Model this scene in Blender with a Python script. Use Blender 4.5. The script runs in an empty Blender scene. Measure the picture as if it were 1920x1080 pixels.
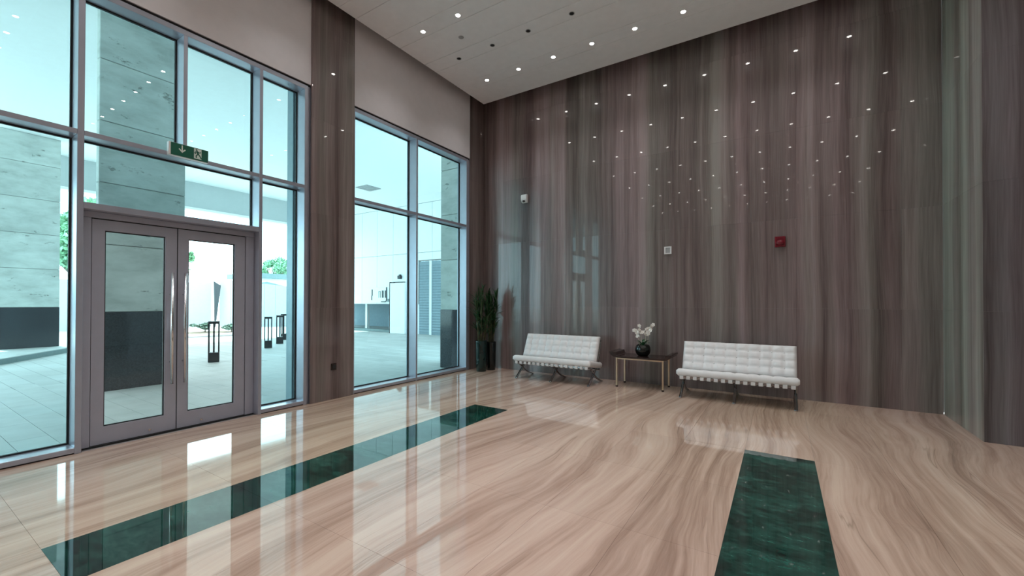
import bpy, bmesh, math, random
from mathutils import Vector, Matrix

S = bpy.context.scene
COL = S.collection
R = math.radians
random.seed(7)

# ------------------------------------------------------------------ camera
cam_d = bpy.data.cameras.new('camera')
cam = bpy.data.objects.new('camera', cam_d)
COL.objects.link(cam)
S.camera = cam
FPX = 788.18
cam_d.sensor_width = 36.0
cam_d.lens = FPX / 1920 * 36.0
cam_d.shift_y = 19.8 / 1920
cam_d.clip_start = 0.05
cam_d.clip_end = 500
PITCH, ROLL, YAW = 0.00803, 0.00185, 0.56853
_F = Vector((-math.sin(YAW) * math.cos(PITCH), math.cos(YAW) * math.cos(PITCH), math.sin(PITCH)))
_R = Vector((math.cos(YAW), math.sin(YAW), 0))
_U = _R.cross(_F)
_R2 = _R * math.cos(ROLL) + _U * math.sin(ROLL)
_U2 = _U * math.cos(ROLL) - _R * math.sin(ROLL)
m = Matrix((_R2, _U2, -_F)).transposed().to_4x4()
m.translation = (0, 0, 1.5)
cam.matrix_world = m

# ------------------------------------------------------------------ world, sun, exposure
world = bpy.data.worlds.new('sky')
S.world = world
world.use_nodes = True
wn = world.node_tree.nodes
bg = wn['Background']
bg.inputs[0].default_value = (0.86, 0.93, 1.0, 1)
bg.inputs[1].default_value = 6.0

sun_d = bpy.data.lights.new('sun', 'SUN')
sun_d.energy = 9.0
sun_d.angle = R(0.6)
sun_d.color = (1.0, 0.96, 0.9)
sun = bpy.data.objects.new('sun', sun_d)
COL.objects.link(sun)
# the sun stands about 60 degrees high beyond the far side of the forecourt
sun.rotation_euler = Vector((0.50, 0.06, -0.86)).to_track_quat('-Z', 'Y').to_euler()

LAMP_W = 30.0            # each recessed ceiling spot
LENS = 60.0
vs = S.view_settings
vs.view_transform = 'Standard'
vs.look = 'None'
vs.exposure = 0.0
vs.gamma = 1.0
vs.use_curve_mapping = False
S.cycles.use_denoising = True
S.cycles.max_bounces = 10
S.cycles.diffuse_bounces = 5
S.cycles.glossy_bounces = 5
S.cycles.transparent_max_bounces = 16
S.cycles.sample_clamp_indirect = 6.0

# ------------------------------------------------------------------ helpers
class MB:
    """collects shapes and links them as one mesh object"""
    def __init__(self):
        self.bm = bmesh.new()

    def box(self, x0, x1, y0, y1, z0, z1, bevel=0.0, seg=2):
        r = bmesh.ops.create_cube(self.bm, size=1.0)
        vs_ = r['verts']
        for v in vs_:
            v.co = Vector(((x0 + x1) / 2 + v.co.x * (x1 - x0), (y0 + y1) / 2 + v.co.y * (y1 - y0), (z0 + z1) / 2 + v.co.z * (z1 - z0)))
        if bevel > 0:
            es = list({e for v in vs_ for e in v.link_edges})
            bmesh.ops.bevel(self.bm, geom=es, offset=bevel, segments=seg, affect='EDGES', profile=0.6)
        return self

    def prism(self, pts, axis, a0, a1):
        """closed outline pts (two coordinates) extruded along an axis 0/1/2 from a0 to a1"""
        def P(p, a):
            q = [p[0], p[1]]
            q.insert(axis, a)
            return q
        A = [self.bm.verts.new(P(p, a0)) for p in pts]
        B = [self.bm.verts.new(P(p, a1)) for p in pts]
        n = len(pts)
        self.bm.faces.new(A)
        self.bm.faces.new(B[::-1])
        for i in range(n):
            self.bm.faces.new((A[i], A[(i + 1) % n], B[(i + 1) % n], B[i]))
        bmesh.ops.recalc_face_normals(self.bm, faces=self.bm.faces[:])
        return self

    def tube(self, pts, r, seg=10, cap=True, flat=None):
        """round bar (or a flat bar, flat=(half width along X, half thickness)) along a polyline"""
        pts = [Vector(p) for p in pts]
        rings = []
        for i, p in enumerate(pts):
            d = (pts[min(i + 1, len(pts) - 1)] - pts[max(i - 1, 0)]).normalized()
            if flat:
                a = Vector((1, 0, 0))
                b = d.cross(a).normalized()
                off = [(a * sx * flat[0] + b * sy * flat[1]) for sx, sy in ((-1, -1), (1, -1), (1, 1), (-1, 1))]
            else:
                a = d.orthogonal().normalized() if i == 0 else (rings_a - d * rings_a.dot(d)).normalized()
                rings_a = a
                b = d.cross(a)
                rr = r[i] if isinstance(r, (list, tuple)) else r
                off = [(a * math.cos(t) + b * math.sin(t)) * rr for t in (2 * math.pi * k / seg for k in range(seg))]
            rings.append([self.bm.verts.new(p + o) for o in off])
        for A, B in zip(rings, rings[1:]):
            n = len(A)
            for k in range(n):
                self.bm.faces.new((A[k], A[(k + 1) % n], B[(k + 1) % n], B[k]))
        if cap:
            self.bm.faces.new(rings[0][::-1])
            self.bm.faces.new(rings[-1])
        return self

    def lathe(self, prof, c=(0, 0, 0), seg=24, cap=True):
        rings = []
        for rr, z in prof:
            rings.append([self.bm.verts.new((c[0] + rr * math.cos(2 * math.pi * k / seg), c[1] + rr * math.sin(2 * math.pi * k / seg), c[2] + z)) for k in range(seg)])
        for A, B in zip(rings, rings[1:]):
            for k in range(seg):
                self.bm.faces.new((A[k], A[(k + 1) % seg], B[(k + 1) % seg], B[k]))
        if cap:
            self.bm.faces.new(rings[0][::-1])
            self.bm.faces.new(rings[-1])
        return self

    def poly(self, pts):
        self.bm.faces.new([self.bm.verts.new(p) for p in pts])
        return self

    def build(self, name, mat, parent=None, smooth=False, loc=None):
        """vertices are in world space; loc, if given, becomes the object's origin"""
        bm = self.bm
        bmesh.ops.recalc_face_normals(bm, faces=bm.faces[:])
        base = Vector(loc) if loc is not None else Vector((0, 0, 0))
        if loc is not None:
            bmesh.ops.translate(bm, verts=bm.verts, vec=-base)
        me = bpy.data.meshes.new(name)
        bm.to_mesh(me)
        bm.free()
        if smooth:
            for p in me.polygons:
                p.use_smooth = True
        if mat:
            me.materials.append(mat)
        o = bpy.data.objects.new(name, me)
        COL.objects.link(o)
        o.location = base
        if parent:
            o.parent = parent
            o.matrix_parent_inverse = Matrix.Translation(-world_loc(parent))
        return o

def world_loc(o):
    v = o.location.copy()
    p = o.parent
    while p:
        # every parent is only translated; parent inverse cancels its offset
        break
    return v

def obj(name, mesh, loc=(0, 0, 0), parent=None):
    o = bpy.data.objects.new(name, mesh)
    COL.objects.link(o)
    o.location = loc
    if parent:
        o.parent = parent
        o.matrix_parent_inverse = Matrix.Translation(-parent.location)
    return o

def empty(name, loc=(0, 0, 0)):
    o = bpy.data.objects.new(name, None)
    o.empty_display_size = 0.1
    COL.objects.link(o)
    o.location = loc
    return o

def tag(o, label=None, cat=None, group=None, kind=None):
    if label: o['label'] = label
    if cat: o['category'] = cat
    if group: o['group'] = group
    if kind: o['kind'] = kind
    return o

def copy_tree(o, delta, parent=None):
    c = o.copy()
    COL.objects.link(c)
    if parent:
        c.parent = parent
        c.matrix_parent_inverse = o.matrix_parent_inverse.copy()
    else:
        c.location = o.location + Vector(delta)
    for ch in list(o.children):
        copy_tree(ch, delta, c)
    return c

# ------------------------------------------------------------------ materials
class NT:
    def __init__(self, name):
        self.m = bpy.data.materials.new(name)
        self.m.use_nodes = True
        self.t = self.m.node_tree
        self.n = self.t.nodes
        self.b = self.n['Principled BSDF']
    def new(self, typ, **kw):
        nd = self.n.new(typ)
        for k, v in kw.items():
            setattr(nd, k, v)
        return nd
    def link(self, a, b):
        self.t.links.new(a, b)
    def math(self, op, a, b=None, clamp=False):
        nd = self.new('ShaderNodeMath', operation=op, use_clamp=clamp)
        for i, v in enumerate((a, b)):
            if v is None: continue
            if isinstance(v, (int, float)): nd.inputs[i].default_value = v
            else: self.link(v, nd.inputs[i])
        return nd.outputs[0]
    def mapping(self, scale, src='Object', loc=(0, 0, 0)):
        tc = self.new('ShaderNodeTexCoord')
        mp = self.new('ShaderNodeMapping')
        mp.inputs['Scale'].default_value = scale
        mp.inputs['Location'].default_value = loc
        self.link(tc.outputs[src], mp.inputs[0])
        return mp.outputs[0]
    def noise(self, vec, scale, detail=4, rough=0.5, dist=0.0):
        nd = self.new('ShaderNodeTexNoise')
        nd.inputs['Scale'].default_value = scale
        nd.inputs['Detail'].default_value = detail
        nd.inputs['Roughness'].default_value = rough
        nd.inputs['Distortion'].default_value = dist
        self.link(vec, nd.inputs['Vector'])
        return nd.outputs['Fac']
    def ramp(self, fac, stops):
        nd = self.new('ShaderNodeValToRGB')
        el = nd.color_ramp.elements
        while len(el) < len(stops): el.new(0.5)
        for e, (p, c) in zip(el, stops):
            e.position = p
            e.color = (*c, 1)
        self.link(fac, nd.inputs[0])
        return nd.outputs[0]
    def mix(self, fac, a, b, mode='MIX'):
        nd = self.new('ShaderNodeMix', data_type='RGBA', blend_type=mode)
        for s, v in ((nd.inputs[0], fac), (nd.inputs[6], a), (nd.inputs[7], b)):
            if isinstance(v, (int, float)): s.default_value = v
            elif isinstance(v, tuple): s.default_value = (*v, 1)
            else: self.link(v, s)
        return nd.outputs[2]
    def bump(self, h, strength=0.2, dist=0.01):
        nd = self.new('ShaderNodeBump')
        nd.inputs['Strength'].default_value = strength
        nd.inputs['Distance'].default_value = dist
        self.link(h, nd.inputs['Height'])
        self.link(nd.outputs[0], self.b.inputs['Normal'])
    def set(self, **kw):
        for k, v in kw.items():
            i = self.b.inputs[k.replace('_', ' ')]
            i.default_value = (*v, 1) if isinstance(v, tuple) else v
        return self

def simple(name, col, rough=0.5, metal=0.0, var=0.06, scale=8.0, **kw):
    """a plain colour with a faint procedural unevenness"""
    t = NT(name)
    f = t.noise(t.mapping((1, 1, 1)), scale, 3)
    lo = tuple(c * (1 - var) for c in col)
    hi = tuple(min(1, c * (1 + var)) for c in col)
    t.link(t.ramp(f, [(0.3, lo), (0.7, hi)]), t.b.inputs['Base Color'])
    t.set(Roughness=rough, Metallic=metal, **kw)
    return t.m

def wall_stone(name, tint=(1, 1, 1)):
    """polished brown grey stone with tall wood-like veins"""
    t = NT(name)
    tc = t.new('ShaderNodeTexCoord')
    # per panel shift so that veins break at the joints
    oi = t.new('ShaderNodeObjectInfo')
    warp = t.noise(t.mapping((1, 1, 0.35)), 1.1, 2)
    sep = t.new('ShaderNodeSeparateXYZ')
    t.link(tc.outputs['Object'], sep.inputs[0])
    u = t.math('ADD', sep.outputs[0], sep.outputs[1])
    u = t.math('ADD', u, t.math('MULTIPLY', warp, 0.14))
    u = t.math('ADD', u, t.math('MULTIPLY', oi.outputs['Random'], 0.012))
    z = t.math('MULTIPLY', sep.outputs[2], 0.022)
    cmb = t.new('ShaderNodeCombineXYZ')
    t.link(u, cmb.inputs[0]); t.link(z, cmb.inputs[2])
    broad = t.noise(cmb.outputs[0], 3.2, 2, 0.5)
    fine = t.noise(cmb.outputs[0], 17.0, 4, 0.6)
    hair = t.noise(cmb.outputs[0], 75.0, 3, 0.6)
    f = t.math('ADD', t.math('MULTIPLY', broad, 0.55), t.math('MULTIPLY', fine, 0.32))
    f = t.math('ADD', f, t.math('MULTIPLY', hair, 0.18))
    T = lambda c: tuple(a * b for a, b in zip(c, tint))
    c = t.ramp(f, [(0.38, T((0.086, 0.064, 0.061))), (0.475, T((0.166, 0.131, 0.127))), (0.545, T((0.225, 0.186, 0.181))), (0.64, T((0.315, 0.270, 0.266)))])
    # greyer and browner drifts from panel to panel
    hue = t.noise(cmb.outputs[0], 1.9, 2)
    c = t.mix(1.0, c, t.ramp(hue, [(0.40, (1.06, 0.95, 0.97)), (0.60, (0.91, 0.97, 0.91))]), 'MULTIPLY')
    pv = t.ramp(oi.outputs['Random'], [(0, (0.93, 0.93, 0.93)), (1, (1.06, 1.06, 1.06))])
    c = t.mix(1.0, c, pv, 'MULTIPLY')
    t.link(c, t.b.inputs['Base Color'])
    t.set(Roughness=0.30, IOR=1.45, Coat_Weight=0.45, Coat_Roughness=0.025, Coat_IOR=1.5)
    t.bump(hair, 0.02, 0.001)
    return t.m

def floor_stone(name):
    """polished beige marble with long flowing brown veins running with the window wall"""
    t = NT(name)
    tc = t.new('ShaderNodeTexCoord')
    sep = t.new('ShaderNodeSeparateXYZ')
    t.link(tc.outputs['Object'], sep.inputs[0])
    w1 = t.noise(t.mapping((0.35, 0.22, 1)), 1.0, 1.0)
    w2 = t.noise(t.mapping((1.0, 0.55, 1), loc=(3, 1, 0)), 1.6, 2.0)
    u = t.math('ADD', sep.outputs[0], t.math('MULTIPLY', w1, 1.7))
    u = t.math('ADD', u, t.math('MULTIPLY', w2, 0.16))
    cmb = t.new('ShaderNodeCombineXYZ')
    t.link(u, cmb.inputs[0]); t.link(t.math('MULTIPLY', sep.outputs[1], 0.035), cmb.inputs[1])
    broad = t.noise(cmb.outputs[0], 2.4, 2, 0.5)
    mid = t.noise(cmb.outputs[0], 9.0, 6, 0.62)
    hair = t.noise(cmb.outputs[0], 48.0, 4, 0.65)
    f = t.math('ADD', t.math('MULTIPLY', broad, 0.42), t.math('MULTIPLY', mid, 0.42))
    f = t.math('ADD', f, t.math('MULTIPLY', hair, 0.16))
    c = t.ramp(f, [(0.35, (0.26, 0.170, 0.128)), (0.445, (0.42, 0.295, 0.232)), (0.52, (0.56, 0.415, 0.335)), (0.61, (0.65, 0.510, 0.42))])
    drift = t.noise(t.mapping((0.30, 0.12, 1), loc=(2.3, 0.4, 0)), 1.0, 1)
    c = t.mix(1.0, c, t.ramp(drift, [(0.40, (1.01, 0.975, 0.985)), (0.60, (1.0, 1.01, 0.93))]), 'MULTIPLY')
    # thin dark hairline veins
    h2 = t.noise(cmb.outputs[0], 4.5, 3, 0.45)
    vein = t.math('ABSOLUTE', t.math('SUBTRACT', h2, 0.5))
    vm = t.ramp(vein, [(0.0, (1, 1, 1)), (0.006, (0, 0, 0))])
    brk = t.noise(t.mapping((0.5, 0.5, 1), loc=(9, 4, 0)), 1.6, 2)
    vm = t.mix(1.0, vm, t.ramp(brk, [(0.48, (0, 0, 0)), (0.62, (0.55, 0.55, 0.55))]), 'MULTIPLY')
    c = t.mix(vm, c, (0.20, 0.135, 0.10))
    oi = t.new('ShaderNodeObjectInfo')
    c = t.mix(1.0, c, t.ramp(oi.outputs['Random'], [(0, (0.95, 0.95, 0.95)), (1, (1.03, 1.03, 1.03))]), 'MULTIPLY')
    t.link(c, t.b.inputs['Base Color'])
    t.set(Roughness=0.035, IOR=1.75)
    return t.m

def green_marble(name):
    t = NT(name)
    v = t.mapping((0.75, 1.5, 1))
    a = t.noise(v, 2.2, 9, 0.66, 0.7)
    b = t.noise(v, 14.0, 6, 0.72, 0.5)
    f = t.math('ADD', t.math('MULTIPLY', a, 0.6), t.math('MULTIPLY', b, 0.4))
    c = t.ramp(f, [(0.38, (0.002, 0.009, 0.008)), (0.48, (0.006, 0.036, 0.028)), (0.56, (0.014, 0.075, 0.058)), (0.68, (0.045, 0.16, 0.13))])
    t.link(c, t.b.inputs['Base Color'])
    t.set(Roughness=0.025, IOR=1.75)
    return t.m

def travertine(name):
    t = NT(name)
    a = t.noise(t.mapping((1, 1, 2.2)), 1.6, 8, 0.62)
    b = t.noise(t.mapping((1, 1, 2.2), loc=(4, 2, 1)), 2.2, 10, 0.72)
    c = t.ramp(a, [(0.3, (0.40, 0.42, 0.39)), (0.5, (0.53, 0.555, 0.52)), (0.7, (0.63, 0.65, 0.61))])
    pits = t.ramp(b, [(0.33, (0, 0, 0)), (0.39, (1, 1, 1))])
    c = t.mix(1.0, c, t.mix(pits, (0.30, 0.30, 0.28), (1, 1, 1)), 'MULTIPLY')
    oi = t.new('ShaderNodeObjectInfo')
    c = t.mix(1.0, c, t.ramp(oi.outputs['Random'], [(0, (0.88, 0.88, 0.88)), (1, (1.06, 1.06, 1.06))]), 'MULTIPLY')
    t.link(c, t.b.inputs['Base Color'])
    t.set(Roughness=0.75)
    t.bump(t.math('ADD', pits, t.math('MULTIPLY', b, 0.3)), 0.5, 0.02)
    return t.m

def paving(name):
    t = NT(name)
    br = t.new('ShaderNodeTexBrick')
    br.offset = 0.5
    br.inputs['Scale'].default_value = 1.0
    br.inputs['Brick Width'].default_value = 0.9
    br.inputs['Row Height'].default_value = 0.3
    br.inputs['Mortar Size'].default_value = 0.006
    br.inputs['Color1'].default_value = (0.47, 0.46, 0.44, 1)
    br.inputs['Color2'].default_value = (0.55, 0.54, 0.52, 1)
    br.inputs['Mortar'].default_value = (0.30, 0.29, 0.28, 1)
    t.link(t.mapping((1, 1, 1)), br.inputs['Vector'])
    f = t.noise(t.mapping((1, 1, 1)), 0.7, 5)
    c = t.mix(1.0, br.outputs[0], t.ramp(f, [(0.3, (0.88, 0.88, 0.88)), (0.7, (1.05, 1.05, 1.05))]), 'MULTIPLY')
    t.link(c, t.b.inputs['Base Color'])
    t.set(Roughness=0.6)
    return t.m

def glass(name, tint, f0=1.5):
    """thin architectural glass: tinted see-through with a clear reflection off the near face"""
    t = NT(name)
    out = t.n['Material Output']
    tr = t.new('ShaderNodeBsdfTransparent'); tr.inputs[0].default_value = (*tint, 1)
    gl = t.new('ShaderNodeBsdfGlossy'); gl.inputs['Roughness'].default_value = 0.0
    gl.inputs[0].default_value = (0.95, 1, 1, 1)
    fr = t.new('ShaderNodeFresnel'); fr.inputs[0].default_value = f0
    geo = t.new('ShaderNodeNewGeometry')
    front = t.math('SUBTRACT', 1.0, geo.outputs['Backfacing'])
    mx = t.new('ShaderNodeMixShader')
    t.link(t.math('MULTIPLY', fr.outputs[0], front), mx.inputs[0])
    t.link(tr.outputs[0], mx.inputs[1]); t.link(gl.outputs[0], mx.inputs[2])
    t.link(mx.outputs[0], out.inputs[0])
    return t.m

def emissive(name, col, strength):
    t = NT(name)
    t.set(Base_Color=(0.8, 0.8, 0.8), Emission_Color=col, Emission_Strength=strength)
    return t.m

M = dict(
    wall=wall_stone('veined_brown_stone'),
    wall_r=wall_stone('veined_grey_stone', (0.74, 0.86, 0.93)),
    wall_t=wall_stone('veined_stone_green_tint', (1.45, 1.75, 1.62)),  # same veined stone, tinted paler and greener for the return wall
    floor=floor_stone('beige_veined_marble'),
    green=green_marble('green_marble'),
    white=simple('white_wall_paint', (0.74, 0.72, 0.74), 0.7, var=0.02),
    ceil=simple('ceiling_paint', (0.90, 0.90, 0.905), 0.65, var=0.02),
    dark=simple('dark_recess', (0.015, 0.015, 0.016), 0.8),
    alu=simple('grey_aluminium', (0.44, 0.46, 0.54), 0.28, 0.5, 0.03),
    alu_door=simple('grey_door_aluminium', (0.44, 0.455, 0.54), 0.34, 0.3, 0.03),
    gasket=simple('black_rubber_gasket', (0.008, 0.012, 0.014), 0.6),
    chrome=simple('polished_chrome', (0.75, 0.75, 0.76), 0.12, 1.0, 0.02),
    glass=glass('blue_green_glass', (0.73, 0.945, 0.965)),
    glass_door=glass('clear_door_glass', (0.84, 0.97, 0.965)),
    trav=travertine('travertine'),
    granite=simple('polished_dark_granite', (0.045, 0.048, 0.055), 0.06, 0, 0.4, 60.0),
    paving=paving('outdoor_paving'),
    paver=simple('paver_stone', (0.50, 0.49, 0.47), 0.6, 0, 0.07, 3.0),
    joint=simple('joint_grey', (0.28, 0.27, 0.26), 0.9),
    porch=simple('porch_white', (0.86, 0.86, 0.86), 0.7, 0, 0.015),
    beam=simple('edge_beam_grey', (0.50, 0.52, 0.52), 0.7, 0, 0.015),
    panelw=simple('white_cladding', (0.80, 0.81, 0.82), 0.5, 0, 0.02),
    hoard=simple('white_hoarding', (0.45, 0.46, 0.485), 0.5, 0, 0.03),
    clad=simple('outer_pier_cladding', (0.26, 0.33, 0.36), 0.35, 0.3),
    sheet=simple('dark_grey_sheet', (0.05, 0.065, 0.075), 0.6),
    blue=simple('recess_grey_blue', (0.24, 0.31, 0.35), 0.7),
    black=simple('black_metal', (0.025, 0.026, 0.028), 0.4, 0.3),
    leather=simple('white_leather', (0.78, 0.77, 0.77), 0.42, 0, 0.025, 14.0),
    strap=simple('white_leather_strap', (0.72, 0.71, 0.71), 0.5),
    wood=simple('espresso_wood', (0.030, 0.018, 0.016), 0.18, 0, 0.3, 20.0),
    brass=simple('brushed_brass', (0.62, 0.50, 0.36), 0.28, 0.9, 0.04),
    pot=simple('glossy_black_glaze', (0.006, 0.009, 0.008), 0.06),
    vase=simple('glossy_dark_green_glaze', (0.004, 0.022, 0.020), 0.05, 0, 0.2),
    leaf=simple('dark_green_leaf', (0.012, 0.060, 0.016), 0.35, 0, 0.4, 12.0),
    leaf_o=simple('green_orchid_leaf', (0.015, 0.085, 0.030), 0.3, 0, 0.3, 9.0),
    cane=simple('green_brown_cane', (0.10, 0.095, 0.045), 0.5, 0, 0.35, 16.0),
    stem=simple('pale_green_stem', (0.62, 0.58, 0.42), 0.5),
    petal=simple('white_petal', (0.88, 0.85, 0.80), 0.5, 0, 0.05),
    petal_c=simple('yellow_flower_throat', (0.55, 0.34, 0.08), 0.5),
    plastic=simple('white_plastic', (0.80, 0.80, 0.80), 0.35, 0, 0.02),
    plastic_g=simple('grey_plastic', (0.36, 0.36, 0.36), 0.35, 0, 0.03),
    red=simple('dark_red_plastic', (0.17, 0.005, 0.016), 0.3, 0, 0.1),
    exit_g=simple('exit_sign_green', (0.006, 0.115, 0.072), 0.4, 0, 0.04),
    exit_w=simple('exit_sign_white', (0.72, 0.80, 0.75), 0.5, 0, 0.02),
    foliage=simple('tree_foliage', (0.20, 0.38, 0.22), 0.6, 0, 0.5, 3.0),
    shrub=simple('shrub_foliage', (0.14, 0.22, 0.17), 0.6, 0, 0.5, 6.0),
    bark=simple('bark', (0.16, 0.12, 0.09), 0.9, 0, 0.3, 9.0),
    roof=simple('far_roof_grey', (0.17, 0.22, 0.22), 0.7),
    far=simple('far_wall_white', (0.75, 0.76, 0.76), 0.7),
    lens=emissive('lamp_lens', (1.0, 0.96, 0.90), LENS),
    unseen=simple('lobby_rear_paint', (0.78, 0.77, 0.77), 0.6),
)

# ------------------------------------------------------------------ key planes
XF = -5.83       # room face of the window wall
XG = -6.04       # glass plane
YB = 7.885       # back wall
HC = 5.963       # ceiling underside
ZW = 4.66        # top of the window frames
PW, PH = 0.61, 1.405   # wall panels

def box_obj(name, mat, x0, x1, y0, y1, z0, z1, parent=None, bevel=0.0):
    return MB().box(x0, x1, y0, y1, z0, z1, bevel).build(name, mat, parent)

# ------------------------------------------------------------------ floor
floor = box_obj('floor', M['joint'], XF - 0.24, 7.0, -9.0, YB + 0.1, -0.14, -0.012)
tag(floor, kind='structure')
SX, SY = 0.577, 1.07
G1 = (-3.77, -3.20, 0.62, 4.90)   # green strips
G2 = (-0.31, 0.26, 0.62, 4.91)
xs = [-0.31 + SX * k for k in range(-10, 14)]
ys = [4.90 + SY * k for k in range(-13, 3)]
xs = [XF - 0.03] + [x for x in xs if XF + 0.1 < x < 6.9] + [7.0]
ys = [-9.0] + [y for y in ys if -8.8 < y < YB - 0.05] + [YB + 0.02]
g = 0.0007
n_sl = 0
for i in range(len(xs) - 1):
    for j in range(len(ys) - 1):
        x0, x1, y0, y1 = xs[i], xs[i + 1], ys[j], ys[j + 1]
        cx, cy = (x0 + x1) / 2, (y0 + y1) / 2
        # outside the picture the floor is laid in longer runs
        strip1 = G1[0] - 0.05 < cx < G1[1] + 0.05 and G1[2] - 0.1 < cy < G1[3]
        strip2 = G2[0] - 0.05 < cx < G2[1] + 0.05 and G2[2] - 0.1 < cy < G2[3]
        mt = M['green'] if (strip1 or strip2) else M['floor']
        if y1 < 0.5 or (x0 > 3.4 and not strip2):
            continue
        o = MB().box(x0 + g, x1 - g, y0 + g, y1 - g, -0.012, 0.0).build('slab', mt, floor)
        if strip1 or strip2:
            o['label'] = 'dark green marble slab in the inlaid strip' 
yE = max(y for y in ys if y < 0.5)
xE = min(x for x in xs if x > 3.4)
o = MB().box(XF - 0.03, 7.0, -9.0, yE - g, -0.012, 0.0).build('floor_field', M['floor'], floor)
o = MB().box(xE + g, 7.0, yE + g, YB + 0.02, -0.012, 0.0).build('floor_field', M['floor'], floor)

# ------------------------------------------------------------------ ceiling: alternating narrow and wide boards, stopping short of the walls
CX0, CY1 = -5.64, 7.63
ceil_lid = box_obj('ceiling', M['ceil'], XF - 0.4, 7.0, -9.0, YB + 0.3, 6.55, 6.65)
tag(ceil_lid, kind='structure')
rows = [6.823 - 0.9155 * k for k in range(0, 18)]
edges = [CY1]
for y in rows:
    edges += [y + 0.155, y - 0.155]
edges.append(-9.0)
for a, b in zip(edges, edges[1:]):
    if a - b < 0.02: continue
    MB().box(CX0, 7.0, b + 0.003, a - 0.003, HC, HC + 0.03, 0.002, 1).build('ceiling_board', M['ceil'], ceil_lid)
MB().box(CX0 + 0.02, 7.0, -9.0, CY1 - 0.02, HC + 0.032, HC + 0.05).build('ceiling_backing', M['dark'], ceil_lid)

# ------------------------------------------------------------------ back wall, right return and right wall: stone panels
def panels_y(wall, mat, y_face, xa, xb, x_ref, thick=0.03, z_top=6.5):
    """panels of a wall facing -Y"""
    k0 = math.floor((xa - x_ref) / PW) - 1
    cols = [x_ref + PW * k for k in range(k0, k0 + 40)]
    cols = [xa] + [x for x in cols if xa + 0.05 < x < xb - 0.05] + [xb]
    zs = [0.0, PH, 2 * PH, 3 * PH, 4 * PH, z_top]
    for a, b in zip(cols, cols[1:]):
        for z0, z1 in zip(zs, zs[1:]):
            MB().box(a + 0.0006, b - 0.0006, y_face, y_face + thick, z0 + 0.0006, z1 - 0.0006).build('panel', mat, wall)

def panels_x(wall, mat, x_face, ya, yb, y_ref, w=PW, thick=0.03, sgn=-1, z_top=6.5):
    """panels of a wall facing +X (sgn -1: thickness goes to -X) or -X (sgn +1)"""
    k0 = math.floor((ya - y_ref) / w) - 1
    cols = [y_ref + w * k for k in range(k0, k0 + 60)]
    cols = [ya] + [y for y in cols if ya + 0.05 < y < yb - 0.05] + [yb]
    zs = [0.0, PH, 2 * PH, 3 * PH, 4 * PH, z_top]
    for a, b in zip(cols, cols[1:]):
        for z0, z1 in zip(zs, zs[1:]):
            x0, x1 = sorted((x_face, x_face + sgn * thick))
            MB().box(x0, x1, a + 0.0006, b - 0.0006, z0 + 0.0006, z1 - 0.0006).build('panel', mat, wall)

wb = tag(box_obj('wall_back', M['joint'], XF - 0.4, 1.845, YB + 0.031, YB + 0.25, 0, 6.55), kind='structure')
panels_y(wb, M['wall'], YB, XF, 1.843, 1.43)
YR = 6.566
wr = tag(box_obj('wall_return', M['joint'], 1.845 + 0.031, 2.2, YR + 0.06, YB + 0.25, 0, 6.55), kind='structure')
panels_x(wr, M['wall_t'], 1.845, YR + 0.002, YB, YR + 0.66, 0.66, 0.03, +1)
wr2 = tag(box_obj('wall_right', M['joint'], 1.88, 7.0, YR + 0.031, YR + 0.25, 0, 6.55), kind='structure')
panels_y(wr2, M['wall_r'], YR, 1.845, 7.0, 1.845)
tag(box_obj('wall_side', M['unseen'], 7.0, 7.2, -9.0, YR + 0.2, 0, 6.65), kind='structure')
tag(box_obj('wall_behind', M['unseen'], XF - 0.4, 7.2, -9.2, -9.0, 0, 6.65), kind='structure')

# ------------------------------------------------------------------ window wall: painted bulkhead, stone pier, corner strip
wl = tag(box_obj('wall_left', M['white'], XF - 0.45, XF, -9.0, 7.37, ZW + 0.035, 6.55), kind='structure')
MB().box(XF - 0.45, XF, -9.0, -0.62, 0.0, ZW + 0.034).build('wall_section', M['white'], wl)
MB().box(XF - 0.06, XF - 0.02, -0.6, 7.37, ZW, ZW + 0.035).build('shadow_gap', M['dark'], wl)
pier = tag(box_obj('wall_pier', M['joint'], -6.09, XF - 0.0, 3.64, 4.30, 0, 6.5), kind='structure')
panels_x(pier, M['wall'], XF + 0.03, 3.605, 4.338, 3.975, 0.37)
MB().box(-6.25, -6.1, 3.495, 4.36, -0.02, 6.5).build('outer_cladding', M['clad'], pier)
MB().box(-6.09, XF - 0.005, 3.612, 3.639, 0.0, 6.5).build('pier_side', M['alu'], pier)
MB().box(-6.09, XF - 0.005, 4.301, 4.330, 0.0, 6.5).build('pier_side', M['alu'], pier)
strip = tag(box_obj('wall_corner', M['joint'], XF - 0.4, XF - 0.031, 7.40, YB + 0.03, 0, 6.5), kind='structure')
panels_x(strip, M['wall'], XF, 7.385, YB - 0.003, 7.385, 0.6)

# ------------------------------------------------------------------ curtain wall windows
def mull(parent, y0, y1, z0, z1, name='mullion'):
    return MB().box(XG - 0.05, XF, y0, y1, z0, z1, 0.003, 1).build(name, M['alu'], parent)
def trans(parent, y0, y1, z0, z1, name='transom'):
    return MB().box(XG - 0.05, XF - 0.001, y0, y1, z0, z1, 0.003, 1).build(name, M['alu'], parent)
def pane(parent, y0, y1, z0, z1, mat='glass'):
    p = MB().box(XG - 0.012, XG, y0, y1, z0, z1).build('pane', M[mat], parent)
    w = 0.016
    b = MB()
    b.box(XG - 0.014, XG + 0.012, y0, y0 + w, z0, z1); b.box(XG - 0.014, XG + 0.012, y1 - w, y1, z0, z1)
    b.box(XG - 0.014, XG + 0.012, y0 + w, y1 - w, z0, z0 + w); b.box(XG - 0.014, XG + 0.012, y0 + w, y1 - w, z1 - w, z1)
    gk = b.build('gasket', M['gasket'], p)
    gk['kind'] = 'stuff'
    return p

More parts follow.
